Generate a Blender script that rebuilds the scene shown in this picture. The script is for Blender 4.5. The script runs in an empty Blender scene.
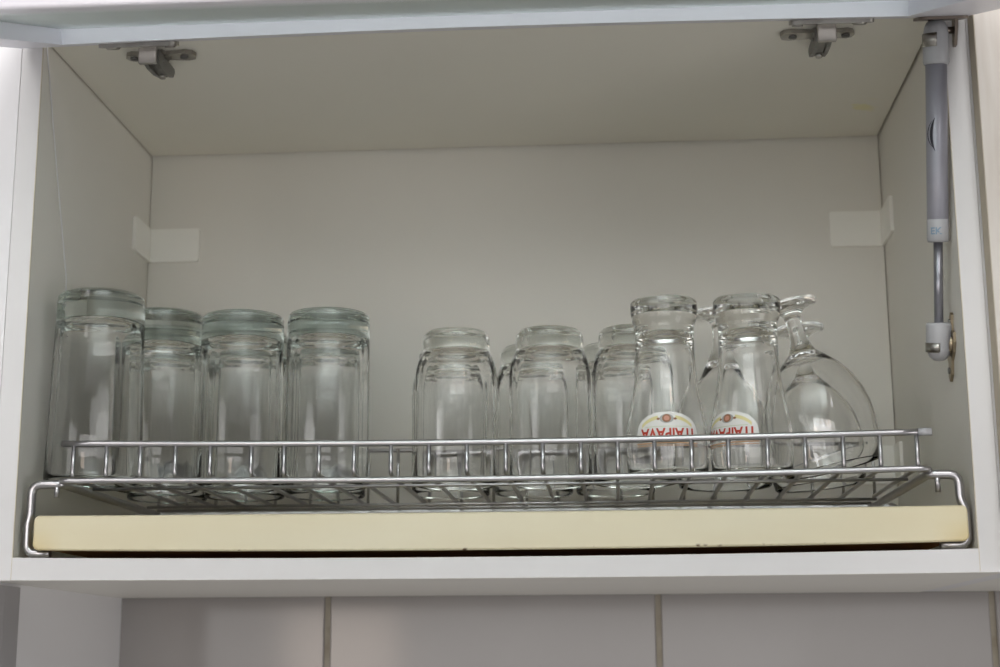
import bpy, math, random
from mathutils import Vector, Matrix
random.seed(7)
S = bpy.context.scene
COL = S.collection
PI = math.pi

# ------------------------------------------------------------------ materials
def mat(name, color, rough=.5, metal=0, spec=.5, trans=0, ior=1.45, coat=0):
    m = bpy.data.materials.new(name); m.use_nodes = True
    b = m.node_tree.nodes['Principled BSDF']
    b.inputs['Base Color'].default_value = (*color, 1)
    b.inputs['Roughness'].default_value = rough
    b.inputs['Metallic'].default_value = metal
    b.inputs['Specular IOR Level'].default_value = spec
    b.inputs['Transmission Weight'].default_value = trans
    b.inputs['IOR'].default_value = ior
    b.inputs['Coat Weight'].default_value = coat
    return m

def vary(m, c1, c2, scale=8, detail=4, lo=.35, hi=.65, stretch=(1, 1, 1), bump=0, rough_var=None):
    """mix two surface colours with a procedural noise in object space"""
    nt = m.node_tree; N = nt.nodes; L = nt.links
    b = N['Principled BSDF']
    tc = N.new('ShaderNodeTexCoord'); mp = N.new('ShaderNodeMapping')
    mp.inputs['Scale'].default_value = stretch
    no = N.new('ShaderNodeTexNoise'); no.inputs['Scale'].default_value = scale; no.inputs['Detail'].default_value = detail
    rp = N.new('ShaderNodeValToRGB')
    rp.color_ramp.elements[0].position = lo; rp.color_ramp.elements[0].color = (*c1, 1)
    rp.color_ramp.elements[1].position = hi; rp.color_ramp.elements[1].color = (*c2, 1)
    L.new(tc.outputs['Object'], mp.inputs['Vector']); L.new(mp.outputs['Vector'], no.inputs['Vector'])
    L.new(no.outputs['Fac'], rp.inputs['Fac']); L.new(rp.outputs['Color'], b.inputs['Base Color'])
    if bump:
        bp = N.new('ShaderNodeBump'); bp.inputs['Strength'].default_value = bump; bp.inputs['Distance'].default_value = .001
        L.new(no.outputs['Fac'], bp.inputs['Height']); L.new(bp.outputs['Normal'], b.inputs['Normal'])
    return m

M = {}
M['melamine'] = vary(mat('cream_melamine', (.82, .795, .735), .42, spec=.35), (.81, .785, .725), (.83, .805, .745), 5)
M['ceiling'] = vary(mat('cream_melamine_stained', (.87, .84, .75), .42, spec=.35), (.86, .83, .74), (.88, .85, .76), 5)
M['edge'] = vary(mat('white_edge_band', (.775, .765, .763), .4), (.765, .755, .753), (.785, .775, .773), 9)
M['seam'] = mat('yellowed_glue', (.64, .58, .46), .6)
M['wallwhite'] = vary(mat('white_wall_tile', (.87, .86, .87), .3), (.86, .85, .86), (.88, .87, .88), 3)
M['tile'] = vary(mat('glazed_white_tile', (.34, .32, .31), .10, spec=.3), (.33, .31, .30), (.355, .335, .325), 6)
M['grout'] = vary(mat('grey_brown_grout', (.42, .38, .31), .9, spec=.1), (.36, .32, .25), (.5, .46, .39), 40)
M['chrome'] = mat('chromed_wire', (.50, .49, .50), .30, 1)
M['steel'] = vary(mat('worn_nickel', (.42, .40, .37), .33, 1), (.34, .32, .29), (.5, .48, .45), 60)
M['steeldark'] = mat('dark_steel', (.24, .235, .225), .42, .8)
M['nickelcover'] = mat('satin_nickel_cover', (.46, .435, .41), .42, .7)
M['brass'] = mat('yellowed_nickel', (.42, .35, .25), .35, 1)
M['bronze'] = mat('tarnished_nickel', (.24, .20, .17), .4, .9)
M['alu'] = mat('anodised_aluminium', (.80, .795, .86), .38, .25)
M['strut'] = mat('lacquered_strut_grey', (.36, .355, .40), .35, .25)
M['rod'] = mat('grey_piston_rod', (.30, .30, .33), .28, .7)
M['capgrey'] = mat('light_grey_plastic', (.46, .46, .475), .35)
M['ink'] = mat('black_print', (.03, .03, .04), .5)
M['blueink'] = mat('faded_blue_print', (.24, .34, .44), .5)
M['cover'] = mat('ivory_plastic', (.97, .955, .90), .4)
M['woodcream'] = vary(mat('cream_wood_grain', (.66, .62, .56), .45), (.58, .52, .455), (.69, .65, .595), 14, 6, .3, .6, (6, 6, .5))
M['taupe'] = mat('taupe_gap_shade', (.50, .44, .34), .6)  # shade of the gap beside the door, put into the edge colour
M['trim'] = mat('brushed_grey_metal', (.50, .49, .50), .4, .5)
M['rust'] = vary(mat('rust_brown_underside', (.55, .27, .09), .8), (.45, .20, .06), (.62, .33, .12), 20)

# tray: cream plastic, yellowed toward the lower corners and spotted along the lower rim
def tray_material():
    m = mat('yellowed_cream_plastic', (.80, .73, .50), .38)
    nt = m.node_tree; N = nt.nodes; L = nt.links; b = N['Principled BSDF']
    tc = N.new('ShaderNodeTexCoord'); sx = N.new('ShaderNodeSeparateXYZ'); L.new(tc.outputs['Object'], sx.inputs[0])
    def math_(op, a, c=None, clamp=False):
        n = N.new('ShaderNodeMath'); n.operation = op; n.use_clamp = clamp
        for i, v in enumerate((a, c)):
            if v is None: continue
            if isinstance(v, (int, float)): n.inputs[i].default_value = v
            else: L.new(v, n.inputs[i])
        return n.outputs[0]
    def ramp(fac, stops):
        r = N.new('ShaderNodeValToRGB'); e = r.color_ramp.elements
        e[0].position, e[0].color = stops[0][0], (*stops[0][1], 1)
        e[1].position, e[1].color = stops[-1][0], (*stops[-1][1], 1)
        for p, c in stops[1:-1]:
            k = e.new(p); k.color = (*c, 1)
        L.new(fac, r.inputs['Fac']); return r.outputs['Color']
    no = N.new('ShaderNodeTexNoise'); no.inputs['Scale'].default_value = 6; no.inputs['Detail'].default_value = 5
    mp = N.new('ShaderNodeMapping'); mp.inputs['Scale'].default_value = (1, 1, 4)
    L.new(tc.outputs['Object'], mp.inputs[0]); L.new(mp.outputs[0], no.inputs['Vector'])
    base = ramp(no.outputs['Fac'], [(.3, (.775, .70, .49)), (.7, (.81, .75, .555))])
    # old yellowing of the plastic near the two ends; wider warm light cast painted in
    ends = math_('ABSOLUTE', math_('SUBTRACT', sx.outputs['X'], .353))
    e2 = math_('MULTIPLY', math_('SUBTRACT', ends, .316), 40, True)
    low = math_('SUBTRACT', 1, math_('MULTIPLY', math_('SUBTRACT', sx.outputs['Z'], .004), 55), True)
    warm_cast = math_('MULTIPLY', math_('SUBTRACT', ends, .12), 1.1, True)
    f = math_('ADD', math_('MULTIPLY', e2, math_('ADD', math_('MULTIPLY', low, .6), .1)), math_('MULTIPLY', warm_cast, .30), True)
    mx = N.new('ShaderNodeMix'); mx.data_type = 'RGBA'
    L.new(f, mx.inputs['Factor']); L.new(base, mx.inputs['A']); mx.inputs['B'].default_value = (.72, .55, .22, 1)
    # brown drips along the lower rim
    n2 = N.new('ShaderNodeTexNoise'); n2.inputs['Scale'].default_value = 110; n2.inputs['Detail'].default_value = 2
    mp2 = N.new('ShaderNodeMapping'); mp2.inputs['Scale'].default_value = (1, 1, 1)
    L.new(tc.outputs['Object'], mp2.inputs[0]); L.new(mp2.outputs[0], n2.inputs['Vector'])
    spot = math_('MULTIPLY', math_('SUBTRACT', n2.outputs['Fac'], .67), 14, True)
    rim = math_('SUBTRACT', 1, math_('MULTIPLY', math_('SUBTRACT', sx.outputs['Z'], .0042), 600), True)
    mx2 = N.new('ShaderNodeMix'); mx2.data_type = 'RGBA'
    L.new(math_('MULTIPLY', spot, rim, True), mx2.inputs['Factor'])
    L.new(mx.outputs['Result'], mx2.inputs['A']); mx2.inputs['B'].default_value = (.10, .04, .01, 1)
    L.new(mx2.outputs['Result'], b.inputs['Base Color'])
    return m
M['tray'] = tray_material()

# the yellow smudge on the ceiling board
def smudge(m, p, r):
    nt = m.node_tree; N = nt.nodes; L = nt.links; b = N['Principled BSDF']
    src = b.inputs['Base Color'].links[0].from_socket
    tc = N.new('ShaderNodeTexCoord'); vm = N.new('ShaderNodeVectorMath'); vm.operation = 'DISTANCE'
    vm.inputs[1].default_value = p; L.new(tc.outputs['Object'], vm.inputs[0])
    mr = N.new('ShaderNodeMapRange'); mr.inputs['From Min'].default_value = r; mr.inputs['From Max'].default_value = r * .4
    L.new(vm.outputs['Value'], mr.inputs['Value'])
    no = N.new('ShaderNodeTexNoise'); no.inputs['Scale'].default_value = 70; L.new(tc.outputs['Object'], no.inputs['Vector'])
    mr2 = N.new('ShaderNodeMapRange'); mr2.inputs['From Min'].default_value = .5; mr2.inputs['From Max'].default_value = .62
    L.new(no.outputs['Fac'], mr2.inputs['Value'])
    mu = N.new('ShaderNodeMath'); mu.operation = 'MULTIPLY'; L.new(mr.outputs[0], mu.inputs[0]); L.new(mr2.outputs[0], mu.inputs[1])
    mu2 = N.new('ShaderNodeMath'); mu2.operation = 'MULTIPLY'; mu2.inputs[1].default_value = .6; L.new(mu.outputs[0], mu2.inputs[0])
    mx = N.new('ShaderNodeMix'); mx.data_type = 'RGBA'
    L.new(mu2.outputs[0], mx.inputs['Factor']); L.new(src, mx.inputs['A']); mx.inputs['B'].default_value = (.86, .80, .42, 1)
    L.new(mx.outputs['Result'], b.inputs['Base Color'])
smudge(M['ceiling'], (.671, .208, .4077), .022)

def glass(name, color, ior=1.5, dens=0, vcol=(1, 1, 1), rough=0.0):
    m = bpy.data.materials.new(name); m.use_nodes = True
    nt = m.node_tree; N = nt.nodes; L = nt.links
    b = N['Principled BSDF']
    b.inputs['Base Color'].default_value = (*color, 1)
    b.inputs['Roughness'].default_value = rough
    b.inputs['IOR'].default_value = ior
    b.inputs['Transmission Weight'].default_value = 1
    if dens:
        v = N.new('ShaderNodeVolumeAbsorption'); v.inputs['Color'].default_value = (*vcol, 1); v.inputs['Density'].default_value = dens
        L.new(v.outputs[0], N['Material Output'].inputs['Volume'])
    return m
M['glass_green'] = glass('greenish_soda_glass', (1, 1, 1), 1.48, 10, (.48, .58, .53))
M['glass_clear'] = glass('clear_pressed_glass', (1, 1, 1), 1.45, 3, (.70, .76, .60))
M['glass_thin'] = glass('thin_clear_glass', (1, 1, 1), 1.45)
M['glass_door'] = glass('frosted_greenish_door_glass', (.80, .89, .87), 1.45, 0, (1, 1, 1), .45)
M['lab_white'] = mat('white_enamel_print', (.80, .79, .76), .45)
M['lab_yellow'] = mat('yellow_gold_print', (.74, .67, .34), .45)
M['lab_red'] = mat('red_print', (.50, .045, .02), .45)
M['lab_peach'] = mat('peach_print', (.78, .50, .30), .45)
M['lab_rose'] = mat('rose_print', (.58, .28, .20), .45)
M['lab_brown'] = mat('brown_print', (.30, .14, .07), .45)
M['lab_grey'] = mat('grey_print', (.40, .40, .38), .45)
M['lab_green'] = mat('pale_green_print', (.55, .62, .42), .45)

# ------------------------------------------------------------------ mesh helpers
class MB:
    def __init__(s): s.v = []; s.f = []; s.sm = []
    def add(s, vs, fs, smooth=True):
        o = len(s.v); s.v += [tuple(v) for v in vs]
        for f in fs: s.f.append([i + o for i in f]); s.sm.append(smooth)
        return s
    def box(s, a, b, bev=0, mtx=None):
        x0, y0, z0 = a; x1, y1, z1 = b
        if bev <= 0:
            vs = [Vector((x, y, z)) for z in (z0, z1) for y in (y0, y1) for x in (x0, x1)]
            fs = [(0, 2, 3, 1), (4, 5, 7, 6), (0, 1, 5, 4), (2, 6, 7, 3), (0, 4, 6, 2), (1, 3, 7, 5)]
            if mtx: vs = [mtx @ v for v in vs]
            return s.add(vs, fs, False)
        import bmesh
        bm = bmesh.new(); bmesh.ops.create_cube(bm, size=1)
        for v in bm.verts:
            v.co = Vector(((x0 + x1) / 2 + v.co.x * (x1 - x0), (y0 + y1) / 2 + v.co.y * (y1 - y0), (z0 + z1) / 2 + v.co.z * (z1 - z0)))
        bmesh.ops.bevel(bm, geom=list(bm.edges), offset=bev, segments=2, affect='EDGES', profile=.5)
        bm.verts.index_update()
        vs = [mtx @ v.co if mtx else v.co.copy() for v in bm.verts]
        fs = [[v.index for v in f.verts] for f in bm.faces]
        bm.free(); return s.add(vs, fs, False)
    def lathe(s, prof, n=64, mtx=None, lobes=0, amp=0, lobe_from=None, lobe_to=None, loop=False):
        """prof: list of (r,z); r==0 gives a pole. Lobes ripple the radius of points lobe_from..lobe_to"""
        o = len(s.v); rings = []
        for k, (r, z) in enumerate(prof):
            if r <= 1e-7:
                v = Vector((0, 0, z)); s.v.append(tuple(mtx @ v if mtx else v)); rings.append([len(s.v) - 1])
            else:
                ids = []
                for i in range(n):
                    a = 2 * PI * i / n; rr = r
                    if lobes and lobe_from <= k <= lobe_to: rr = r + amp * (abs(math.cos(lobes * a / 2)) - .6)
                    v = Vector((rr * math.cos(a), rr * math.sin(a), z))
                    s.v.append(tuple(mtx @ v if mtx else v)); ids.append(len(s.v) - 1)
                rings.append(ids)
        for A, B in list(zip(rings, rings[1:])) + ([(rings[-1], rings[0])] if loop else []):
            for i in range(n):
                j = (i + 1) % n
                if len(A) == 1 and len(B) == 1: break
                if len(A) == 1: f = [A[0], B[j], B[i]]
                elif len(B) == 1: f = [A[i], A[j], B[0]]
                else: f = [A[i], A[j], B[j], B[i]]
                s.f.append(f); s.sm.append(True)
        return s
    def tube(s, pts, r, n=10, closed=False):
        P = [Vector(p) for p in pts]; rings = []
        T = []
        for i in range(len(P)):
            a = P[i - 1] if (i > 0 or closed) else P[i]; b = P[(i + 1) % len(P)] if (i < len(P) - 1 or closed) else P[i]
            T.append((b - a).normalized())
        up = Vector((0, 0, 1)) if abs(T[0].z) < .9 else Vector((0, 1, 0))
        u = T[0].cross(up).normalized()
        for i, p in enumerate(P):
            u = (u - T[i] * u.dot(T[i])).normalized(); w = T[i].cross(u)
            ids = []
            for k in range(n):
                a = 2 * PI * k / n
                s.v.append(tuple(p + u * (r * math.cos(a)) + w * (r * math.sin(a)))); ids.append(len(s.v) - 1)
            rings.append(ids)
        pairs = list(zip(rings, rings[1:])) + ([(rings[-1], rings[0])] if closed else [])
        for A, B in pairs:
            for k in range(n):
                j = (k + 1) % n
                s.f.append([A[k], A[j], B[j], B[k]]); s.sm.append(True)
        if not closed:
            s.f.append(list(reversed(rings[0]))); s.sm.append(False); s.f.append(rings[-1]); s.sm.append(False)
        return s
    def cyl(s, a, b, r, n=24, r2=None):
        a = Vector(a); b = Vector(b); t = (b - a).normalized()
        up = Vector((0, 0, 1)) if abs(t.z) < .9 else Vector((0, 1, 0))
        u = t.cross(up).normalized(); w = t.cross(u); r2 = r if r2 is None else r2
        vs = []
        for p, rr in ((a, r), (b, r2)):
            for k in range(n):
                q = 2 * PI * k / n; vs.append(p + u * (rr * math.cos(q)) + w * (rr * math.sin(q)))
        o = len(s.v); s.v += [tuple(v) for v in vs]
        for k in range(n):
            j = (k + 1) % n; s.f.append([o + k, o + j, o + n + j, o + n + k]); s.sm.append(True)
        s.f.append([o + k for k in reversed(range(n))]); s.sm.append(False)
        s.f.append([o + n + k for k in range(n)]); s.sm.append(False)
        return s
    def prism(s, outline, d0, d1, fr):
        """extrude a 2-D outline (a,b) between d0 and d1; fr(a,b,d)->point"""
        n = len(outline)
        vs = [fr(a, b, d0) for a, b in outline] + [fr(a, b, d1) for a, b in outline]
        fs = [list(range(n - 1, -1, -1)), [n + i for i in range(n)]] + [[i, (i + 1) % n, n + (i + 1) % n, n + i] for i in range(n)]
        return s.add(vs, fs, False)
    def build(s, name, material, parent=None, recalc=True, origin=None):
        me = bpy.data.meshes.new(name)
        vs = s.v
        if origin is not None: vs = [(v[0] - origin[0], v[1] - origin[1], v[2] - origin[2]) for v in vs]
        me.from_pydata(vs, [], s.f)
        me.polygons.foreach_set('use_smooth', s.sm)
        me.materials.append(material); me.update()
        if recalc:
            import bmesh
            bm = bmesh.new(); bm.from_mesh(me); bmesh.ops.recalc_face_normals(bm, faces=bm.faces); bm.to_mesh(me); bm.free()
        o = bpy.data.objects.new(name, me); COL.objects.link(o)
        if origin is not None: o.location = origin
        if parent is not None: o.parent = parent
        return o

def fillet(pts, r, n=5):
    P = [Vector(p) for p in pts]; out = [P[0]]
    for a, b, c in zip(P, P[1:], P[2:]):
        d1 = (a - b); d2 = (c - b); q = min(r, d1.length * .49, d2.length * .49)
        p1 = b + d1.normalized() * q; p2 = b + d2.normalized() * q
        for i in range(n + 1):
            t = i / n; out.append(p1 * (1 - t) ** 2 + b * 2 * t * (1 - t) + p2 * t * t)
    out.append(P[-1]); return out

def empty(name, loc=(0, 0, 0), label=None, cat=None, group=None, parent=None):
    o = bpy.data.objects.new(name, None); COL.objects.link(o); o.location = loc; o.empty_display_size = .02
    if label: o['label'] = label
    if cat: o['category'] = cat
    if group: o['group'] = group
    if parent is not None: o.parent = parent
    return o
def tag(o, label, cat, group=None):
    o['label'] = label; o['category'] = cat
    if group: o['group'] = group
    return o
def copy_tree(o, parent=None):
    c = o.copy(); COL.objects.link(c)
    if parent is not None: c.parent = parent
    for ch in list(o.children): copy_tree(ch, c)
    return c
def rrect(w, h, r, n=5):
    out = []
    for cx, cy, a0 in ((w / 2 - r, h / 2 - r, 0), (-w / 2 + r, h / 2 - r, PI / 2), (-w / 2 + r, -h / 2 + r, PI), (w / 2 - r, -h / 2 + r, 1.5 * PI)):
        for i in range(n + 1):
            a = a0 + PI / 2 * i / n; out.append((cx + r * math.cos(a), cy + r * math.sin(a)))
    return out

# ------------------------------------------------------------------ camera (metres; inside floor of the cabinet is z = 0, its front y = 0)
cam_d = bpy.data.cameras.new('camera'); cam = bpy.data.objects.new('camera', cam_d); COL.objects.link(cam)
R = Matrix(((.99724, .07415, -.00431), (-.01966, .20752, -.97803), (-.07162, .97542, .2084)))   # rows: right, down, forward
mw = Matrix.Identity(4)
right, down, fwd = R[0], R[1], R[2]
for i in range(3):
    mw[i][0] = right[i]; mw[i][1] = -down[i]; mw[i][2] = -fwd[i]
mw.translation = Vector((.44445, -1.12543, -.07843))
cam.matrix_world = mw
cam_d.sensor_width = 36; cam_d.lens = 1551.95 * 36 / 1000; cam_d.clip_start = .02
cam_d.dof.use_dof = True; cam_d.dof.focus_distance = 1.18; cam_d.dof.aperture_fstop = 7
S.camera = cam

W, D, H, T = .70, .2943, .4077, .0167

# ================================================================== SETTING
# tiled back wall
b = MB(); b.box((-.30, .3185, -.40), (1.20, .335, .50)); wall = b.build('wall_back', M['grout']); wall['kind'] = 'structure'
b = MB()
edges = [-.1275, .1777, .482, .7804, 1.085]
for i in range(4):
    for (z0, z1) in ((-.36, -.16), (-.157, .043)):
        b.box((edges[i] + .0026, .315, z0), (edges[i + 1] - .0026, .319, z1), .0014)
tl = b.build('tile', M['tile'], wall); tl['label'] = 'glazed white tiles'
# left side wall running toward the viewer
b = MB(); b.box((-.45, -.0008, -.40), (-.0168, .3185, .55), .0005); wl = b.build('wall_left', M['wallwhite']); wl['kind'] = 'structure'
# grey upright trim below the cabinet on the side wall
b = MB(); b.prism([(-.0172, .015), (-.0172, .062), (-.0165, .062), (-.0150, .058), (-.0143, .052), (-.0143, .026), (-.0155, .018)], -.40, -.0190, lambda a, c, d: Vector((a, c, d)))
tr = b.build('trim_1', M['trim']); tr['kind'] = 'structure'

# ================================================================== CABINET
cab = empty('wall_cabinet', (.35, 0, -T), 'open white wall cabinet with a raised framed glass flap and cream interior', 'cabinet')
off = Vector((.35, 0, -T))
def cpart(mb, name, material, parent=None, label=None):
    o = mb.build(name, material, recalc=True)
    p = parent or cab
    o.parent = p; o.matrix_parent_inverse = Matrix.Identity(4)
    if p is cab: o.location = -off
    if label: o['label'] = label
    return o
for s, x0, x1 in ((-1, -T, 0), (1, W, W + T)):
    b = MB(); b.box((x0, .0006, -T), (x1, D + .018, H + T)); sp = cpart(b, 'side_panel', M['melamine'])
    b = MB(); b.box((x0 + .0003, -.0004, -T + .0002), (x1 - .0003, .0006, H + T)); cpart(b, 'edge_band', M['edge'], sp, 'white edge band')
    xs = x1 if s < 0 else x0
    b = MB(); b.box((xs - .0003, -.0003, -T + .001), (xs + .0003, .0007, H - .002)); cpart(b, 'glue_line', M['seam'], sp, 'yellowed glue line along the edge band')
def sag_slab(y0, y1, zb):
    vs = []; fs = []; n = 24
    for i in range(n + 1):
        x = .0002 + (W - .0004) * i / n; k = math.sin(PI * i / n) ** .8
        for y in (y0, y1):
            f = 1 if y < .1 else 0
            vs += [(x, y, zb - .0012 * k * f), (x, y, -.0026 * k * f)]
    for i in range(n):
        a = i * 4; fs += [(a, a + 4, a + 5, a + 1), (a + 2, a + 3, a + 7, a + 6), (a + 1, a + 5, a + 7, a + 3), (a, a + 2, a + 6, a + 4)]
    fs += [(0, 1, 3, 2), (n * 4, n * 4 + 2, n * 4 + 3, n * 4 + 1)]
    b = MB(); b.add(vs, fs, False); return b
bp = cpart(sag_slab(.0006, D + .018, -T), 'bottom_panel', M['melamine'], None, 'slightly sagging bottom board')
cpart(sag_slab(-.0004, .0006, -T + .0002), 'edge_band', M['edge'], bp, 'white edge band')
b = MB(); b.box((.0016, .001, H), (W - .0024, D - .0042, H + .012)); b.box((.0002, .001, H + .0121), (W - .0002, D + .018, H + T))
cpart(b, 'top_panel', M['ceiling'], None, 'cream top board with a yellow smudge')
b = MB(); b.box((.0007, D, 0.0002), (W - .0009, D + .006, H + .012)); cpart(b, 'back_panel', M['melamine'])
# a thin pale cord lying against the left side
b = MB(); b.tube([(.0011, .0035, .407), (.0011, .039, .318), (.0011, .076, .231), (.0011, .079, .19)], .0006, 6); cpart(b, 'cord', M['edge'], None, 'thin pale cord against the left side')

# ivory corner covers over the hanging brackets
def corner_cover(x, sgn, zlo, zhi, wb, ws):
    t = .0032
    o2 = rrect(wb, zhi - zlo, .0022)
    b = MB()
    b.prism(o2, D - t, D - .0001, lambda a, c, d: Vector((x + sgn * (wb / 2 + a), d, (zlo + zhi) / 2 + c)))
    o3 = rrect(ws, zhi - zlo, .0022)
    b.prism(o3, .0001, t, lambda a, c, d: Vector((x + sgn * d, D - ws / 2 + a - .0002, (zlo + zhi) / 2 + c)))
    return cpart(b, 'bracket_cover', M['cover'], None, 'ivory plastic corner cover')
corner_cover(0, 1, .3012, .3338, .0505, .050)
corner_cover(W, -1, .3010, .3345, .0500, .052)
corner_cover(W, -1, .0790, .1135, .0490, .031)

# hinges
def hinge(xc, mir):
    """mir=+1: left hinge as seen, -1: right one"""
    hg = empty('hinge', (0, 0, 0), parent=cab); hg.location = -off
    hg['label'] = 'nickel plated flap hinge'
    # mounting plate with two wings screwed to the ceiling
    out = []
    L, Rr = -.0245, .0335
    pts = [(L, 0), (L + .002, .005), (L + .006, .007), (-.010, .0055), (-.008, .009), (.008, .009), (.010, .0055), (Rr - .008, .008), (Rr - .002, .006), (Rr, 0),
           (Rr - .002, -.006), (Rr - .008, -.008), (.010, -.0055), (.008, -.009), (-.008, -.009), (-.010, -.0055), (L + .006, -.007), (L + .002, -.005)]
    b = MB(); b.prism(pts, H - .0036, H - .0003, lambda a, c, d: Vector((xc + mir * a, .036 + c, d)))
    mp_ = cpart(b, 'mounting_plate', M['steel'], hg)
    for xx in (-.0175, .0235):
        b = MB(); b.cyl((xc + mir * xx, .036, H - .0046), (xc + mir * xx, .036, H - .003), .0034, 16)
        b.box((xc + mir * xx - .0024, .0352, H - .0052), (xc + mir * xx + .0024, .0368, H - .0040))
        cpart(b, 'screw', M['steeldark'], hg)
    # arm, running back into the cabinet with a notched tail
    prof = [(.018, -.0155), (.018, -.004), (.062, -.0035), (.064, -.006), (.060, -.0115), (.045, -.0150), (.028, -.0165)]
    b = MB()
    for q0, q1 in ((-.0062, -.0030), (.0030, .0062)):
        b.prism(prof, q0, q1, lambda a, c, d: Vector((xc + .002 * mir + d, a, H + c)))
    b.box((xc + .002 * mir - .0030, .020, H - .0135), (xc + .002 * mir + .0030, .054, H - .0040))
    b.cyl((xc + .002 * mir - .0072, .030, H - .009), (xc + .002 * mir + .0072, .030, H - .009), .0016, 12)
    cpart(b, 'arm', M['steeldark'], hg)
    b = MB(); b.cyl((xc + .002 * mir, .050, H - .0160), (xc + .002 * mir, .050, H - .0125), .0026, 14); cpart(b, 'adjusting_screw', M['steel'], hg)
    b = MB(); b.box((xc - .0072, .0128, H - .0172), (xc + .0072, .0175, H - .0022), .001)
    cpart(b, 'cover_cap', M['nickelcover'], hg, 'satin nickel cover cap')
    return hg
hg_l = hinge(.0800, 1)
hg_r = hinge(.6150, -1)

# flap door: local frame with origin on the inner face at the hinge edge
TH = math.radians(20.6)
c_, s_ = math.cos(TH), math.sin(TH)
dO = Vector((0, -.008, .3972)); dv = Vector((0, -c_, -s_)); dn = Vector((0, s_, -c_))       # v outward along the flap, n out of its inner face
def dp(x, v, n): return Vector((x, 0, 0)) + dO + dv * v + dn * n
def dbox(b, x0, x1, v0, v1, n0, n1):
    vs = [dp(x, v, n) for n in (n0, n1) for v in (v0, v1) for x in (x0, x1)]
    return b.add(vs, [(0, 1, 3, 2), (4, 6, 7, 5), (0, 4, 5, 1), (2, 3, 7, 6), (0, 2, 6, 4), (1, 5, 7, 3)], False)
DX0, DX1, DL, SW = -.0142, .7140, .462, .0485
door = empty('flap_door', (0, 0, 0), parent=cab); door.location = -off; door['label'] = 'raised flap with aluminium frame and frosted glass'
def mitre_rail(name, quad, bowed=False):
    b = MB()
    if bowed:                                            # the hinge rail is bowed a little to follow lens barrel distortion
        (x0, v0), (x1, v1), (x2, v2), (x3, v3) = quad; vs = []; fs = []; m = 28
        for i in range(m + 1):
            t = i / m; k = -.0028 * math.sin(PI * t)
            for n in (0, -.0200):
                vs += [dp(x0 + (x1 - x0) * t, v0, n + k), dp(x3 + (x2 - x3) * t, v3, n + k)]
        for i in range(m):
            a = i * 4; fs += [(a, a + 1, a + 5, a + 4), (a + 2, a + 6, a + 7, a + 3), (a + 1, a + 3, a + 7, a + 5), (a, a + 4, a + 6, a + 2)]
        fs += [(0, 2, 3, 1), (m * 4, m * 4 + 1, m * 4 + 3, m * 4 + 2)]
        b.add(vs, fs, False)
    else:
        vs = [dp(x, v, n) for n in (0, -.0200) for x, v in quad]
        b.add(vs, [(0, 1, 2, 3), (7, 6, 5, 4), (0, 4, 5, 1), (1, 5, 6, 2), (2, 6, 7, 3), (3, 7, 4, 0)], False)
    return cpart(b, name, M['alu'], door)
A = [(DX0, 0), (DX1, 0), (DX1, DL), (DX0, DL)]
B = [(DX0 + SW, SW - .003), (DX1 - SW - .0012, SW - .003), (DX1 - SW - .0012, DL - SW), (DX0 + SW, DL - SW)]
mitre_rail('frame_rail', [A[0], A[1], B[1], B[0]], True); mitre_rail('frame_stile', [A[1], A[2], B[2], B[1]])
mitre_rail('frame_rail', [A[2], A[3], B[3], B[2]]); mitre_rail('frame_stile', [A[3], A[0], B[0], B[3]])
b = MB(); dbox(b, DX0 + .04, DX1 - .04, .04, DL - .04, -.0158, -.0115); cpart(b, 'glass_pane', M['glass_door'], door, 'frosted greenish glass pane')

# hinge flanges screwed to the flap's rail
def flange(x0, x1, hg, mir):
    b = MB(); w = x1 - x0
    b.prism([((x0 + x1) / 2 + a, c) for a, c in rrect(w, .016, .004)], -.0009, .0022, lambda a, c, d: dp(a, .012 + c, d))
    xs = x0 + .010 if mir > 0 else x1 - .010
    xe = x1 - .006 if mir > 0 else x0 + .006
    b.cyl(dp(xs, .012, .002), dp(xs, .012, .0038), .0062, 18, .0046)
    b.cyl(dp(xe, .012, .002), dp(xe, .012, .0036), .0042, 14)
    cpart(b, 'flange', M['steel'], hg)
flange(.0530, .1140, hg_l, 1); flange(.5825, .6445, hg_r, -1)

# gas strut
P0 = Vector((.6899, .039, .1545)); P1 = Vector((.6902, -.018, .3795)); ax = (P1 - P0).normalized(); LN = (P1 - P0).length
st = empty('gas_strut', (0, 0, 0), parent=cab); st.location = -off; st['label'] = 'grey gas lift strut'
xa = Vector((1, 0, 0)); xa = (xa - ax * xa.dot(ax)).normalized(); ya = ax.cross(xa)
Ms = Matrix.Identity(4)
for i in range(3): Ms[i][0] = xa[i]; Ms[i][1] = ya[i]; Ms[i][2] = ax[i]
Ms.translation = P0
r0 = .0079
b = MB(); b.lathe([(0, .079), (r0 - .001, .079), (r0, .0805), (r0, LN - .020), (0, LN - .020)], 32, Ms); cpart(b, 'cylinder', M['strut'], st)
b = MB(); b.lathe([(0, .0775), (r0 * .9, .0775), (r0 + .0002, .0795), (r0 + .0002, .0945), (r0 * .97, .0948), (r0 * .97, .0960), (0, .0960)], 32, Ms); cpart(b, 'collar', M['capgrey'], st, 'pale grey collar with faded blue lettering')
b = MB(); b.lathe([(0, .006), (.0034, .006), (.0034, .0785), (0, .0785)], 20, Ms); cpart(b, 'piston_rod', M['rod'], st)
b = MB(); b.lathe([(0, -.0118), (.004, -.0112), (.0072, -.0085), (.0089, -.004), (.0095, 0), (.0095, .0150), (.0088, .0172), (0, .0172)], 28, Ms); cap0 = cpart(b, 'end_cap', M['capgrey'], st)
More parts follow.
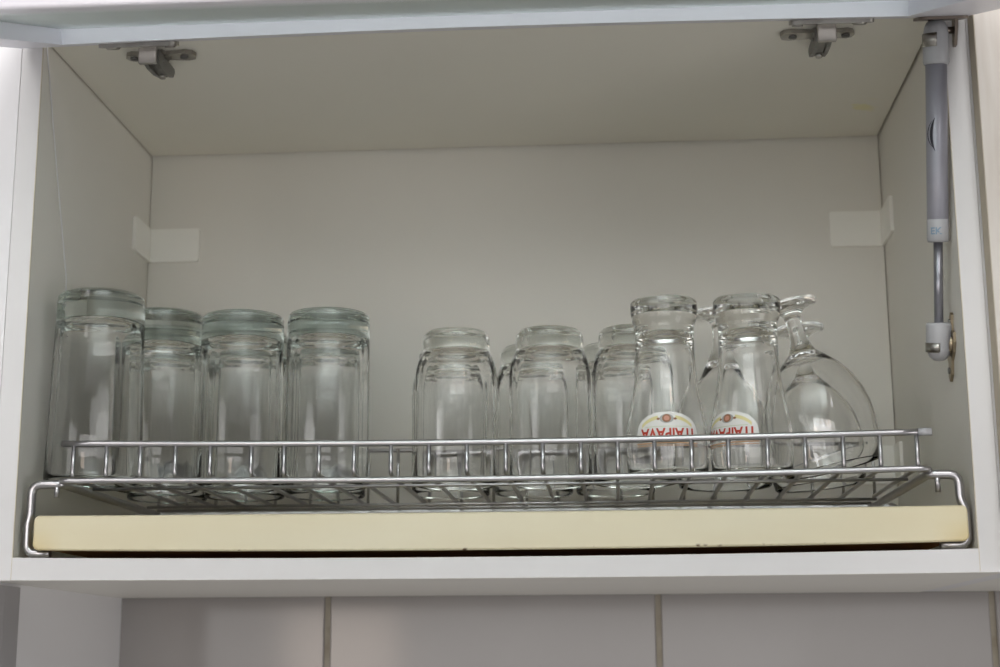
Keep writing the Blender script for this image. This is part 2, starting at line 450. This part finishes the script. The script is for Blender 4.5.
b = MB(); b.lathe([(0, LN + .0118), (.004, LN + .0112), (.0070, LN + .0090), (.0086, LN + .005), (.0092, LN), (.0096, LN - .010), (.0096, LN - .0205), (.0088, LN - .0222), (0, LN - .0222)], 28, Ms); cap1 = cpart(b, 'end_cap', M['capgrey'], st)
for z0, z1 in ((-.0048, .0022), (LN - .0095, LN + .0005)):                   # spring clips wrapping the ball sockets
    b = MB(); n = 14; a0, a1 = math.radians(-215), math.radians(-98)
    vs = []; fs = []
    for i in range(n + 1):
        a = a0 + (a1 - a0) * i / n
        for rr in (.0096, .0100):
            for zz in (z0, z1): vs.append(Ms @ Vector((rr * math.cos(a), rr * math.sin(a), zz)))
    for i in range(n):
        k = i * 4; fs += [(k, k + 4, k + 5, k + 1), (k + 2, k + 3, k + 7, k + 6), (k, k + 2, k + 6, k + 4), (k + 1, k + 5, k + 7, k + 3)]
    fs += [(0, 1, 3, 2), (n * 4, n * 4 + 2, n * 4 + 3, n * 4 + 1)]
    b.add(vs, fs); cpart(b, 'spring_clip', M['steel'], st, 'bare metal spring clip')
# prints: two crescents on the cylinder, faded blue letters on the collar
def on_strut(a, z, rr): return Ms @ Vector((rr * math.cos(a), rr * math.sin(a), z))
b = MB()
def crescent(b, a_mid, bulge, w, z0, z1, rr):
    n = 14; vs = []; fs = []
    for i in range(n + 1):
        t = i / n; k = 1 - (2 * t - 1) ** 2
        for q in (0, 1):
            a = a_mid + (bulge * k + (w * (k + .12) if q else 0))
            vs.append(on_strut(a, z0 + (z1 - z0) * t, rr))
    for i in range(n): fs.append((2 * i, 2 * i + 1, 2 * i + 3, 2 * i + 2))
    b.add(vs, fs)
crescent(b, math.radians(-124), -.62, .12, .148, .168, r0 + .00015)
crescent(b, math.radians(-112), -.50, .26, .145, .170, r0 + .00015)
cpart(b, 'logo', M['ink'], st, 'two black crescents printed on the cylinder')
def text_mesh(txt, size, offset=0.0, shear=0.0, spacing=1.0):
    cu = bpy.data.curves.new('lettering', 'FONT'); cu.body = txt; cu.size = size; cu.offset = offset; cu.shear = shear
    cu.align_x = 'CENTER'; cu.space_character = spacing; cu.resolution_u = 3
    o = bpy.data.objects.new('lettering', cu); COL.objects.link(o)
    bpy.context.view_layer.update()
    me = o.to_mesh(); vs = [v.co.copy() for v in me.vertices]; fs = [list(p.vertices) for p in me.polygons]
    o.to_mesh_clear(); bpy.data.objects.remove(o); bpy.data.curves.remove(cu)
    return vs, fs
vs, fs = text_mesh('EK', .0072, .0002)
b = MB(); b.add([on_strut(math.radians(-112) + v.x / r0, 0.0835 + v.y, r0 + .00035) for v in vs], fs); cpart(b, 'lettering', M['blueink'], st, 'faded blue letters')
# lower bracket plate on the side panel
zc = .1545; yc = .0385
b = MB()
lean = .30
def pl(a, c, d): return Vector((W - d, yc + a - lean * c, zc + c))
outl = [(.0030, .021), (0, .0235), (-.0030, .021), (-.0034, .010), (-.0105, .007), (-.0125, 0), (-.0105, -.007), (-.0052, -.012), (-.0048, -.022), (0, -.0265), (.0048, -.022), (.0052, -.012), (.0105, -.007), (.0125, 0), (.0105, .007), (.0044, .010)]
b.prism(outl, .0001, .0022, pl)
b.cyl(pl(0, .001, 0), pl(0, .001, .0046), .0080, 24, .0072)
b.cyl(pl(0, .003, .003), (P0.x, P0.y, P0.z), .0030, 14)
lb = cpart(b, 'bracket_plate', M['brass'], st, 'nickel bracket plate screwed to the side')
for cz in (-.0185, .0165):
    b = MB(); b.cyl(pl(0, cz, .002), pl(0, cz, .0034), .0024, 14); cpart(b, 'screw', M['steeldark'], st)
# upper bracket on the flap: plate, hooked ear and stud
b = MB()
xv = .6935; vv = (Vector((0, P1.y, P1.z)) - dO).dot(dv)
b.prism([(xv + a, vv + c) for a, c in rrect(.036, .030, .005)], .0002, .0022, lambda a, c, d: dp(a, c, d))
b.prism([(vv - .006, .002), (vv + .006, .002), (vv + .005, .013), (vv + .0035, .021), (vv - .0015, .0225), (vv - .0035, .019), (vv - .005, .011)], .7030, .7052, lambda a, c, d: dp(d, a, c))
b.cyl(dp(.688, vv, .002), dp(.688, vv, .010), .0036, 14)
b.cyl(dp(.690, vv, .0100), dp(.704, vv, .0100), .0026, 14)
cpart(b, 'bracket_plate', M['bronze'], st, 'dark nickel bracket on the flap frame')

# ================================================================== NEIGHBOUR CABINET
nb = empty('wall_cabinet', (.95, 0, -T), 'neighbouring wall cabinet at right edge with a closed wood-grained cream door', 'cabinet')
noff = Vector((.95, 0, -T))
def npart(b, name, m, label=None):
    o = b.build(name, m); o.parent = nb; o.location = -noff
    if label: o['label'] = label
    return o
b = MB(); b.box((.7170, .0006, -T + .0005), (.7340, D + .018, H + T)); npart(b, 'side_panel', M['edge'])
b = MB(); b.box((.7342, .0006, -T + .0005), (1.18, D + .018, .0)); npart(b, 'bottom_panel', M['melamine'])
b = MB(); b.box((.7178, .001, H), (1.18, D + .018, H + T)); npart(b, 'top_panel', M['edge'])
b = MB(); b.box((.7188, -.0185, -T + .002), (1.18, -.0015, H + T)); dr = npart(b, 'door', M['woodcream'], 'cream wood-grained door')
b = MB(); b.box((.7182, -.0180, -T + .002), (.7189, -.0015, H + T)); npart(b, 'edge_band', M['taupe'], 'door edge with gap shade painted in taupe')

# ================================================================== DISH RACK
rk = empty('dish_rack', (.35, .12, 0), 'chromed wire dish rack standing over the cream tray in the open cabinet', 'dish rack')
ro = Vector((.35, .12, 0))
def rpart(b, name, m=M['chrome'], label=None):
    o = b.build(name, m); o.parent = rk; o.location = -ro
    if label: o['label'] = label
    return o
YB = .258; ZT = .0552; RT = .0034
path = [(.024, .012, .0036), (.0060, .012, .0036), (.0058, .012, .0262), (.0074, .012, .032), (.0074, .012, ZT), (.0305, .012, ZT), (.0305, YB, ZT), (.6705, YB, ZT), (.6705, .012, ZT - .0008), (.6921, .012, ZT - .0012), (.6921, .012, .036), (.6957, .012, .029), (.6957, .012, .0036), (.676, .012, .0036)]
b = MB(); b.tube(fillet(path, .0075, 6), RT, 12); rpart(b, 'base_frame')
for sx, x0 in ((1, .0085), (-1, .6915)):
    b = MB(); b.tube(fillet([(x0 + sx * .022, YB, ZT), (x0, YB, ZT), (x0, YB, .0033), (x0 + sx * .016, YB, .0033)], .0075, 6), RT, 12); rpart(b, 'rear_leg')
for x, y1 in ((.0266, .0455), (.6768, .0415)):
    b = MB(); b.tube([(x, .012, ZT), (x, .012, y1)], .0020, 10); rpart(b, 'hook_stub')
RX0, RX1 = .0289, .6737
def sag(x): return .0031 * math.sin(PI * min(1, max(0, (x - RX0) / (RX1 - RX0))))
def rail_pts(x0, x1, y, z0, z1, n=28): return [(x0 + (x1 - x0) * i / n, y, z0 + (z1 - z0) * i / n - sag(x0 + (x1 - x0) * i / n)) for i in range(n + 1)]
ZR, ZL = .0853, .0556
b = MB(); b.tube(rail_pts(RX0, RX1, .0108, ZR + .0005, ZR), .0025, 10); top = rpart(b, 'front_top_rail')
b = MB(); b.cyl((RX1 - .009, .0108, ZR - .0001), (RX1 + .0008, .0108, ZR), .0028, 14); rpart(b, 'rail_cap', M['capgrey'], 'pale plastic tip on the rail')
b = MB(); b.tube(fillet([(.0300, .022, ZT + .003), (.0300, .0068, ZL + .0018), (.045, .0068, ZL + .0012)], .009, 6) + rail_pts(.06, .645, .0068, ZL + .0020, ZL + .0026, 20) + fillet([(.658, .0068, ZL + .0024), (.6712, .0068, ZL + .0022), (.6712, .022, ZT + .003)], .009, 6), .0024, 10); rpart(b, 'front_lower_rail')
X = [.0383, .0637, .0897, .1165, .1431, .1742, .1991, .2255, .2518, .2795, .3078, .336, .3649, .3922, .4202, .4473, .4743, .5012, .528, .5562, .5835, .6108, .6373, .6636]
rw = .00165
ZW = .0594
for x in X:
    p = [(x, .0108, ZR - .001 - sag(x)), (x, .0108, ZW), (x, YB, ZW)]
    if x < .05 or x > .66: p = [(x, .0108, ZR - .001 - sag(x)), (x, .0108, ZW), (x, .075 if x < .05 else .21, ZW)]
    b = MB(); b.tube(fillet(p, .004, 4), rw, 8); rpart(b, 'grid_wire')
b = MB(); b.tube([(.0372, .061, ZW - .0027), (.6650, .061, ZW - .0029)], .0013, 8); rpart(b, 'cross_wire')
b = MB(); b.tube([(.0372, .205, ZW - .0027), (.6650, .205, ZW - .0029)], .0013, 8); rpart(b, 'cross_wire')
b = MB(); b.tube([(.0372, .235, ZW - .0027), (.6650, .235, ZW - .0029)], .0013, 8); rpart(b, 'cross_wire')
YF = .2245
b = MB(); b.tube([(.0383, YF + .0026, .1068), (.6636, YF + .0026, .1068)], .0018, 10); rpart(b, 'rear_top_rail')
for x in X:
    b = MB(); b.tube([(x + .0032, YF, ZW), (x + .0032, YF, .1075)], .0013, 8); rpart(b, 'rear_upright')

# ================================================================== DRIP TRAY
ty0, ty1, tx0, tx1, tz0, tz1 = .0075, .250, .0128, .6900, .0076, .0290
def tray():
    import bmesh
    def ring(x0, x1, y0, y1, z, r, n=5):
        return [Vector(((x0 + x1) / 2 + a, (y0 + y1) / 2 + c, z)) for a, c in rrect(x1 - x0, y1 - y0, r, n)]
    rings = [ring(tx0 + .0022, tx1 - .0022, ty0 + .0022, ty1 - .002, tz0, .005), ring(tx0 + .0008, tx1 - .0008, ty0 + .0006, ty1 - .001, tz0 + .0008, .006),
             ring(tx0, tx1, ty0, ty1, tz1 - .0016, .006), ring(tx0 + .0006, tx1 - .0006, ty0 + .0006, ty1 - .0006, tz1 - .0002, .0058), ring(tx0 + .0016, tx1 - .0016, ty0 + .0016, ty1 - .0016, tz1, .005),
             ring(tx0 + .0028, tx1 - .0028, ty0 + .0028, ty1 - .0028, tz1 - .001, .004), ring(tx0 + .004, tx1 - .004, ty0 + .004, ty1 - .004, tz0 + .0036, .003)]
    b = MB(); n = len(rings[0]); vs = [v for r in rings for v in r]; fs = []
    for k in range(len(rings) - 1):
        for i in range(n): j = (i + 1) % n; fs.append((k * n + i, k * n + j, (k + 1) * n + j, (k + 1) * n + i))
    b.add(vs, fs, True)
    b.add([vs[i] for i in range(n)], [list(reversed(range(n)))], False)
    m = len(rings) - 1
    b.add([vs[m * n + i] for i in range(n)], [list(range(n))], False)
    return b
to = Vector((.35, .12, .0044))
tr_root = empty('drip_tray', to, 'long cream plastic drip tray yellowed at the ends, under the wire rack', 'tray')
o = tray().build('basin', M['tray']); o.parent = tr_root; o.location = -to
b = MB(); fx0, fx1, fz0, fz1 = .0133, .6950, .0058, .0312
def frl(dx, y):
    q = rrect(fx1 - fx0 - 2 * dx, fz1 - fz0 - 2 * dx, .0042 - dx * .5, 6); out = []
    for (a, c), (a2, c2) in zip(q, q[1:] + q[:1]):
        m = 24 if abs(a2 - a) > .3 else 1
        out += [Vector(((fx0 + fx1) / 2 + a + (a2 - a) * i / m, y, (fz0 + fz1) / 2 + c + (c2 - c) * i / m)) for i in range(m)]
    return out
R4 = [frl(.0012, .0030), frl(.0003, .0036), frl(0, .0045), frl(0, .0078)]
nn = len(R4[0]); vs = [v for r in R4 for v in r]
def bow(v):
    k = math.sin(PI * min(1, max(0, (v.x - fx0) / (fx1 - fx0)))) ** .75; q = (v.z - fz0) / (fz1 - fz0)
    return Vector((v.x, v.y, v.z - k * (.0030 * (1 - q) + .0010 * q)))
fs = [(k * nn + i, k * nn + (i + 1) % nn, (k + 1) * nn + (i + 1) % nn, (k + 1) * nn + i) for k in range(3) for i in range(nn)]
vs = [bow(v) for v in vs]
b.add(vs, fs, True); b.add([vs[i] for i in range(nn)], [list(range(nn))], False); b.add([vs[3 * nn + i] for i in range(nn)], [list(range(nn))], False)
o = b.build('front_lip', M['tray']); o.parent = tr_root; o.location = -to
b = MB(); b.prism([(.3525 + a, (ty0 + ty1) / 2 + c) for a, c in rrect(tx1 - tx0 - .008, ty1 - ty0 - .009, .004)], tz0 - .0003, tz0 + .0001, lambda a, c, d: Vector((a, c, d)))
o = b.build('underside', M['rust']); o.parent = tr_root; o.location = -to; o['label'] = 'rust-brown stained underside'

# ================================================================== GLASSES (all stand mouth down on the grid wires)
ZG = ZW + rw + .0002
def bottom_up(prof, inner, n=72, lobes=0, amp=0):
    """closed wall: outer profile from mouth to centre of the base, then the cavity from its crown back to the mouth"""
    b = MB(); p = prof + inner
    k0 = len(prof) + 2; k1 = len(p) - 3
    b.lathe(p, n, None, lobes, amp, k0, k1, True)
    return b
def highball(h, rb, rm, base):
    t = .0019
    def ro_(z): return rm + (rb - rm) * z / h
    outer = [(rm - t * .5, 0), (rm - .0004, .0006), (rm, .0016)] + [(ro_(z), z) for z in (h * .25, h * .5, h * .75, h - .0085, h - .0072)] + \
            [(rb - .0003, h - .0060), (rb - .0004, h - .0030), (rb - .0014, h - .0008), (rb - .0032, h), (rb - .0065, h - .0003), (rb - .0095, h - .0018), (0, h - .0026)]
    hc = h - base
    ri = lambda z: ro_(z) - t - .0009 * z / h
    inner = [(0, hc + .0012), (ri(hc) * .45, hc + .0006), (ri(hc) * .80, hc - .0012), (ri(hc) - .0016, hc - .0042), (ri(hc), hc - .010)] + [(ri(z), z) for z in (h * .7, h * .5, h * .3, h * .12)] + [(rm - t, .004), (rm - t, .0012)]
    return bottom_up(outer, inner, 96, 12, .0004)
def tumbler():
    """straight tumbler with a stepped-in foot"""
    h = .1250; R_ = .0330; rn = .0272; t = .0017
    outer = [(R_ - t * .5, 0), (R_ - .0004, .0005), (R_, .0015), (R_, .030), (R_, .060), (R_ + .0002, .082), (R_, .090), (R_ - .0008, .0960), (R_ - .0024, .1015), (rn + .0012, .1068), (rn + .0002, .1090), (rn, .1112),
             (rn + .0003, .1150), (rn + .0002, .1195), (rn - .0008, .1228), (rn - .0030, .1250), (rn - .0055, .1250), (rn - .0085, .1232), (0, .1215)]
    hc = .1105
    inner = [(0, hc), (.010, hc - .0003), (.0175, hc - .0016), (.0222, hc - .0044), (.0250, hc - .0078), (.0278, .0990), (R_ - t - .0016, .0940), (R_ - t - .0004, .0880), (R_ - t, .078), (R_ - t, .060), (R_ - t, .030), (R_ - t, .0035), (R_ - t, .0012)]
    return bottom_up(outer, inner, 96, 16, .00025)
def tulip_outer():
    return [(.0293, 0), (.0300, .0005), (.0304, .0016), (.0309, .012), (.0312, .024), (.0306, .034), (.0285, .046), (.0261, .058), (.0241, .070), (.0231, .082), (.0226, .094), (.0225, .104), (.0226, .1105), (.0229, .1145),
            (.0240, .1165), (.0245, .1182), (.0244, .1200), (.0250, .1214), (.0255, .1240), (.0258, .1300), (.0256, .1322), (.0249, .1333), (.0230, .1337), (.0200, .1328), (0, .1320)]
def tulip():
    out = tulip_outer()
    t = .0022
    inner = [(0, .1100), (.008, .1096), (.0150, .1070), (.0185, .1020), (.0203, .0960), (.0209, .084), (.0221, .071), (.0242, .058), (.0267, .046), (.0289, .034), (.0295, .024), (.0292, .012), (.0287, .0035), (.0286, .0012)]
    return bottom_up(out, inner, 96)
def tulip_r(z):
    o = tulip_outer()
    for (r0_, z0), (r1, z1) in zip(o, o[1:]):
        if z0 <= z <= z1: return r0_ + (r1 - r0_) * (z - z0) / (z1 - z0)
    return .03

def glass_thing(name, mb, material, loc, label, cat, group, rz=0):
    o = mb.build(name, material); o.location = loc; o.rotation_euler = (0, 0, rz)
    return tag(o, label, cat, group)

# tall glasses with thick greenish bases
GH = 'tall highball glasses standing mouth down'
glass_thing('highball_glass', highball(.1480, .0339, .0374, .0205), M['glass_green'], (.0405, .0505, ZG), 'tallest highball glass, nearest the left side of the cabinet, upside down on the rack', 'glass', GH)
hb = highball(.1420, .0336, .0340, .0190)
h0 = glass_thing('highball_glass', highball(.1470, .0336, .0340, .0250), M['glass_green'], (.0715, .1170, ZG), 'green-based highball glass half hidden behind the tallest left glass', 'glass', GH, .1)
h1 = None
for (x, y, rz, lab) in ((.1412, .108, .3, 'highball glass with thick green base, third in front from the left side'),
                        (.2130, .107, .5, 'highball glass with thick green base, last in front before the empty gap'),
                        (.0605, .1855, .2, 'rear highball glass seen through the second tall glass from left'),
                        (.1298, .1775, .7, 'rear highball glass seen through the third tall glass from left'),
                        (.1992, .1775, .9, 'rear highball glass seen through the last tall glass before the gap')):
    if h1 is None: o = h1 = glass_thing('highball_glass', hb, M['glass_green'], (x, y, ZG), lab, 'glass', GH, rz)
    else: o = copy_tree(h1)
    o.location = (x, y, ZG); o.rotation_euler = (0, 0, rz); o['label'] = lab

# tumblers with stepped foot
GT = 'stepped-foot tumblers standing mouth down'
t0 = glass_thing('tumbler_glass', tumbler(), M['glass_clear'], (.3178, .110, ZG), 'stepped-foot tumbler at the left front of the middle group, beside the empty gap', 'glass', GT)
for (x, y, rz, lab) in ((.3940, .110, .4, 'stepped-foot tumbler in the front middle, directly right of the first tumbler'),
                        (.4612, .1105, .8, 'stepped-foot tumbler partly hidden behind the left printed beer glass'),
                        (.3065, .1780, .2, 'rear tumbler seen through the tumbler beside the empty gap'),
                        (.3768, .1780, .6, 'rear tumbler peeking out left of the front middle tumbler'),
                        (.4455, .1780, 1.0, 'rear tumbler peeking out between the second and third front tumblers')):
    o = copy_tree(t0); o.location = (x, y, ZG); o.rotation_euler = (0, 0, rz); o['label'] = lab

# printed beer glasses
def beer_print(parent, a_mid):
    """enamel print wrapped on the bulge; (u,z): u = arc length, z = height above the mouth"""
    RB = .0306
    def on(u, z, lift):
        r = tulip_r(z) + lift; a = a_mid + u / RB
        return Vector((r * math.cos(a), r * math.sin(a), z))
    def strip(name, lower, upper, lift, m, par, label=None, n=40, rows=6):
        vs = []; fs = []
        for i in range(n + 1):
            t = i / n; (u0, z0), (u1, z1) = lower(t), upper(t)
            for k in range(rows + 1):
                q = k / rows; vs.append(on(u0 + (u1 - u0) * q, z0 + (z1 - z0) * q, lift))
        for i in range(n):
            for k in range(rows):
                p = i * (rows + 1) + k; fs.append((p, p + rows + 1, p + rows + 2, p + 1))
        b = MB(); b.add(vs, fs); o = b.build(name, m, recalc=False); o.parent = par
        if label: o['label'] = label
        return o
    hw = .0242; zb = .0215
    def arch(t): # upper outline of the label
        u = -hw + 2 * hw * t; k = abs(2 * t - 1)
        return (u, .0280 + .0152 * math.sqrt(max(0, 1 - k ** 2.3)))
    lab = strip('printed_label', lambda t: (-hw + 2 * hw * t, zb), arch, .00012, M['lab_white'], parent, 'white printed label')
    for i, (t0_, t1_) in enumerate(((.075, .355), (.645, .925))):
        def mk(d, t0_=t0_, t1_=t1_):
            def f(t):
                tt = t0_ + (t1_ - t0_) * t; u, z = arch(tt); return (u * .94, z - d - .0010)
            return f
        strip('banner', mk(.0042), mk(.0014), .00025, M['lab_yellow'], lab, 'yellow banner', 20, 3)
    # emblem
    def disc(name, u0, z0, ra, rb, lift, m, label=None, n=20):
        b = MB(); b.add([on(u0, z0, lift)] + [on(u0 + ra * math.cos(2 * PI * i / n), z0 + rb * math.sin(2 * PI * i / n), lift) for i in range(n)], [(0, 1 + i, 1 + (i + 1) % n) for i in range(n)])
        o = b.build(name, m, recalc=False); o.parent = lab
        if label: o['label'] = label
    disc('emblem', 0, .0380, .0054, .0035, .00024, M['lab_grey'], 'grey scroll behind the emblem')
    disc('emblem', 0, .0382, .0034, .0031, .00034, M['lab_brown'], 'brown emblem ring')
    disc('emblem', 0, .0382, .0021, .0019, .00044, M['lab_rose'], 'reddish emblem centre')
    for sg in (-1, 1): disc('emblem', sg * .0064, .0378, .0012, .0009, .00034, M['lab_brown'])
    strip('stripe', lambda t: (-.0165 + .033 * t, .0318), lambda t: (-.0165 + .033 * t, .0322), .00025, M['lab_green'], lab, 'pale green hairline', 24, 1)
    # lettering, upside down because the glass stands on its mouth
    vs, fs = text_mesh('ITAIPAVA', .0106, .00034, 0, 1.02)
    xs = [v.x for v in vs]; wd = max(xs) - min(xs); xc = (max(xs) + min(xs)) / 2; k = .0405 / wd
    ys = [v.y for v in vs]; hh = max(ys) - min(ys)
    pts = [on(-(v.x - xc) * k, .0308 - (v.y - min(ys)) * (.0084 / hh), .00030) for v in vs]
    b = MB(); b.add(pts, fs, False); o = b.build('lettering', M['lab_red'], recalc=False); o.parent = lab; o['label'] = 'red upside-down brand lettering'
    for z0, z1 in ((.0176, .0182), (.0192, .0202)):
        strip('stripe', lambda t, z0=z0: (-hw + 2 * hw * t, z0), lambda t, z1=z1: (-hw + 2 * hw * t, z1), .00020, M['lab_peach'], lab, 'peach stripe', 30, 1)
GB = 'printed tulip beer glasses standing mouth down'
tb = tulip()
for (x, y, a, lab) in ((.4850, .0485, -92, 'left printed tulip beer glass, its label facing straight forward'),
                       (.5482, .0468, -130, 'right printed tulip beer glass, its label turned toward the left')):
    root = empty('beer_glass', (x, y, ZG), lab, 'glass', GB)
    o = tb.build('body', M['glass_clear']); o.parent = root
    beer_print(root, math.radians(a))

# stemmed balloon glasses
def snifter(L, rf, rb_, rm):
    """thin bowl, stem and foot; z = 0 at the mouth, foot on top"""
    t = .0011
    sh = L - .038                                        # where bowl meets the stem
    outer = [(rm - t * .5, 0), (rm, .0006), (rm + (rb_ - rm) * .45, .010), (rm + (rb_ - rm) * .85, .022), (rb_, .034), (rb_ * .985, .045), (rb_ * .92, .057), (rb_ * .80, .069), (rb_ * .64, .079), (rb_ * .44, .0875), (rb_ * .26, sh - .004), (.0085, sh + .001), (.0068, sh + .006),
             (.0060, sh + .012), (.0062, L - .016), (.0078, L - .0105), (.0110, L - .0078), (rf * .70, L - .0062), (rf - .001, L - .0056), (rf, L - .0044), (rf, L - .0014), (rf - .001, L - .0003), (rf * .8, L), (rf * .5, L - .0006), (0, L - .0012)]
    inner = [(0, sh - .0050), (.004, sh - .0056), (rb_ * .25, sh - .0085), (rb_ * .43, .0858), (rb_ * .63 - t, .0780), (rb_ * .79 - t, .0683), (rb_ * .91 - t, .0565), (rb_ * .985 - t, .0448), (rb_ - t, .034), (rm + (rb_ - rm) * .85 - t, .022), (rm + (rb_ - rm) * .45 - t, .010), (rm - t, .0012)]
    b = MB(); b.lathe(outer + inner, 80, loop=True); return b
GS = 'stemmed balloon glasses at the right end'
def place_snifter(mb, mouth, tilt, az, label, src=None):
    o = mb.build('stemmed_glass', M['glass_thin']) if src is None else copy_tree(src)
    o.rotation_euler = (0, 0, 0)
    axis = Vector((math.cos(az), math.sin(az), 0))       # leans toward az
    q = Vector((-axis.y, axis.x, 0))
    o.matrix_world = Matrix.Translation(mouth) @ Matrix.Rotation(tilt, 4, q)
    return tag(o, label, 'glass', GS)
t1 = math.radians(12.3)
s1 = place_snifter(snifter(.1365, .0216, .0418, .0372), Vector((.6144, .092, ZG + .0372 * math.sin(t1))), t1, PI, 'stemmed balloon glass tilted to the left, nearest the right side of the rack')
t2 = math.radians(5.5)
place_snifter(None, Vector((.6150, .1765, ZG + .0372 * math.sin(t2))), t2, PI, 'stemmed balloon glass behind the tilted one, its foot lower', s1)
s3 = place_snifter(snifter(.1465, .0216, .0418, .0372), Vector((.5340, .1400, ZG)), 0.0, 0, 'upright stemmed balloon glass seen between and behind the two printed beer glasses')

# ================================================================== LIGHT
w = bpy.data.worlds.new('kitchen'); S.world = w; w.use_nodes = True
nt = w.node_tree; N = nt.nodes; L = nt.links
bg = N['Background']
tc = N.new('ShaderNodeTexCoord'); sx = N.new('ShaderNodeSeparateXYZ'); L.new(tc.outputs['Generated'], sx.inputs[0])
mr = N.new('ShaderNodeMapRange'); mr.inputs['From Min'].default_value = -1; mr.inputs['From Max'].default_value = 1
L.new(sx.outputs['Z'], mr.inputs['Value'])
rp = N.new('ShaderNodeValToRGB'); e = rp.color_ramp.elements
e[0].position = 0; e[0].color = (.465, .455, .45, 1); e[1].position = 1; e[1].color = (.10, .10, .10, 1)
k = e.new(.5); k.color = (.05, .05, .05, 1)
L.new(mr.outputs[0], rp.inputs['Fac']); L.new(rp.outputs['Color'], bg.inputs['Color']); bg.inputs['Strength'].default_value = 1.0
def area(name, loc, target, sx_, sy_, power, col):
    d = bpy.data.lights.new(name, 'AREA'); d.shape = 'RECTANGLE'; d.size = sx_; d.size_y = sy_; d.energy = power; d.color = col
    o = bpy.data.objects.new(name, d); COL.objects.link(o); o.location = loc
    o.rotation_euler = (Vector(target) - Vector(loc)).to_track_quat('-Z', 'Y').to_euler(); return o
area('ceiling_lamp', (.75, -1.6, 1.40), (.4, 0, .1), 1.1, 1.0, 23, (1, .985, .985))
area('second_ceiling_lamp', (-.35, -1.6, 1.40), (.4, 0, .1), 1.0, 1.0, 12.5, (1, .985, .985))
area('far_fill_band', (.3, -3.8, .20), (.35, .1, .15), 3.0, .8, 26, (1, .985, .98))  # unseen broad fill, added to brighten the lower interior
area('warm_reflection_fill', (-.165, -1.7, -.10), (-.165, 0, -.07), .25, .27, 1.25, (1, .80, .66))  # added light, only there to put a warm reflection on the tiles
area('front_fill', (.4, -3.0, -.4), (.35, .1, .15), 1.2, .9, 4, (1, .985, .985))  # low frontal fill, added without a known source
area('left_fill', (-1.3, -1.9, .1), (.35, 0, .15), .9, .9, 6, (1, .985, .985))  # fill put in from the left to lift the front faces
area('right_fill', (2.4, -1.4, -.5), (0, -.05, .3), .9, .9, 7.2, (1, .985, .985))  # added fill low on the right, lifts the cabinet ceiling

S.view_settings.view_transform = 'Standard'; S.view_settings.look = 'None'
S.view_settings.gamma = 1; S.view_settings.use_curve_mapping = False; S.view_settings.exposure = 0
cy = S.cycles
cy.max_bounces = 24; cy.transmission_bounces = 24; cy.diffuse_bounces = 6; cy.glossy_bounces = 8; cy.transparent_max_bounces = 24
cy.caustics_reflective = False; cy.caustics_refractive = True; cy.blur_glossy = .5; cy.sample_clamp_indirect = 12
cy.use_denoising = True
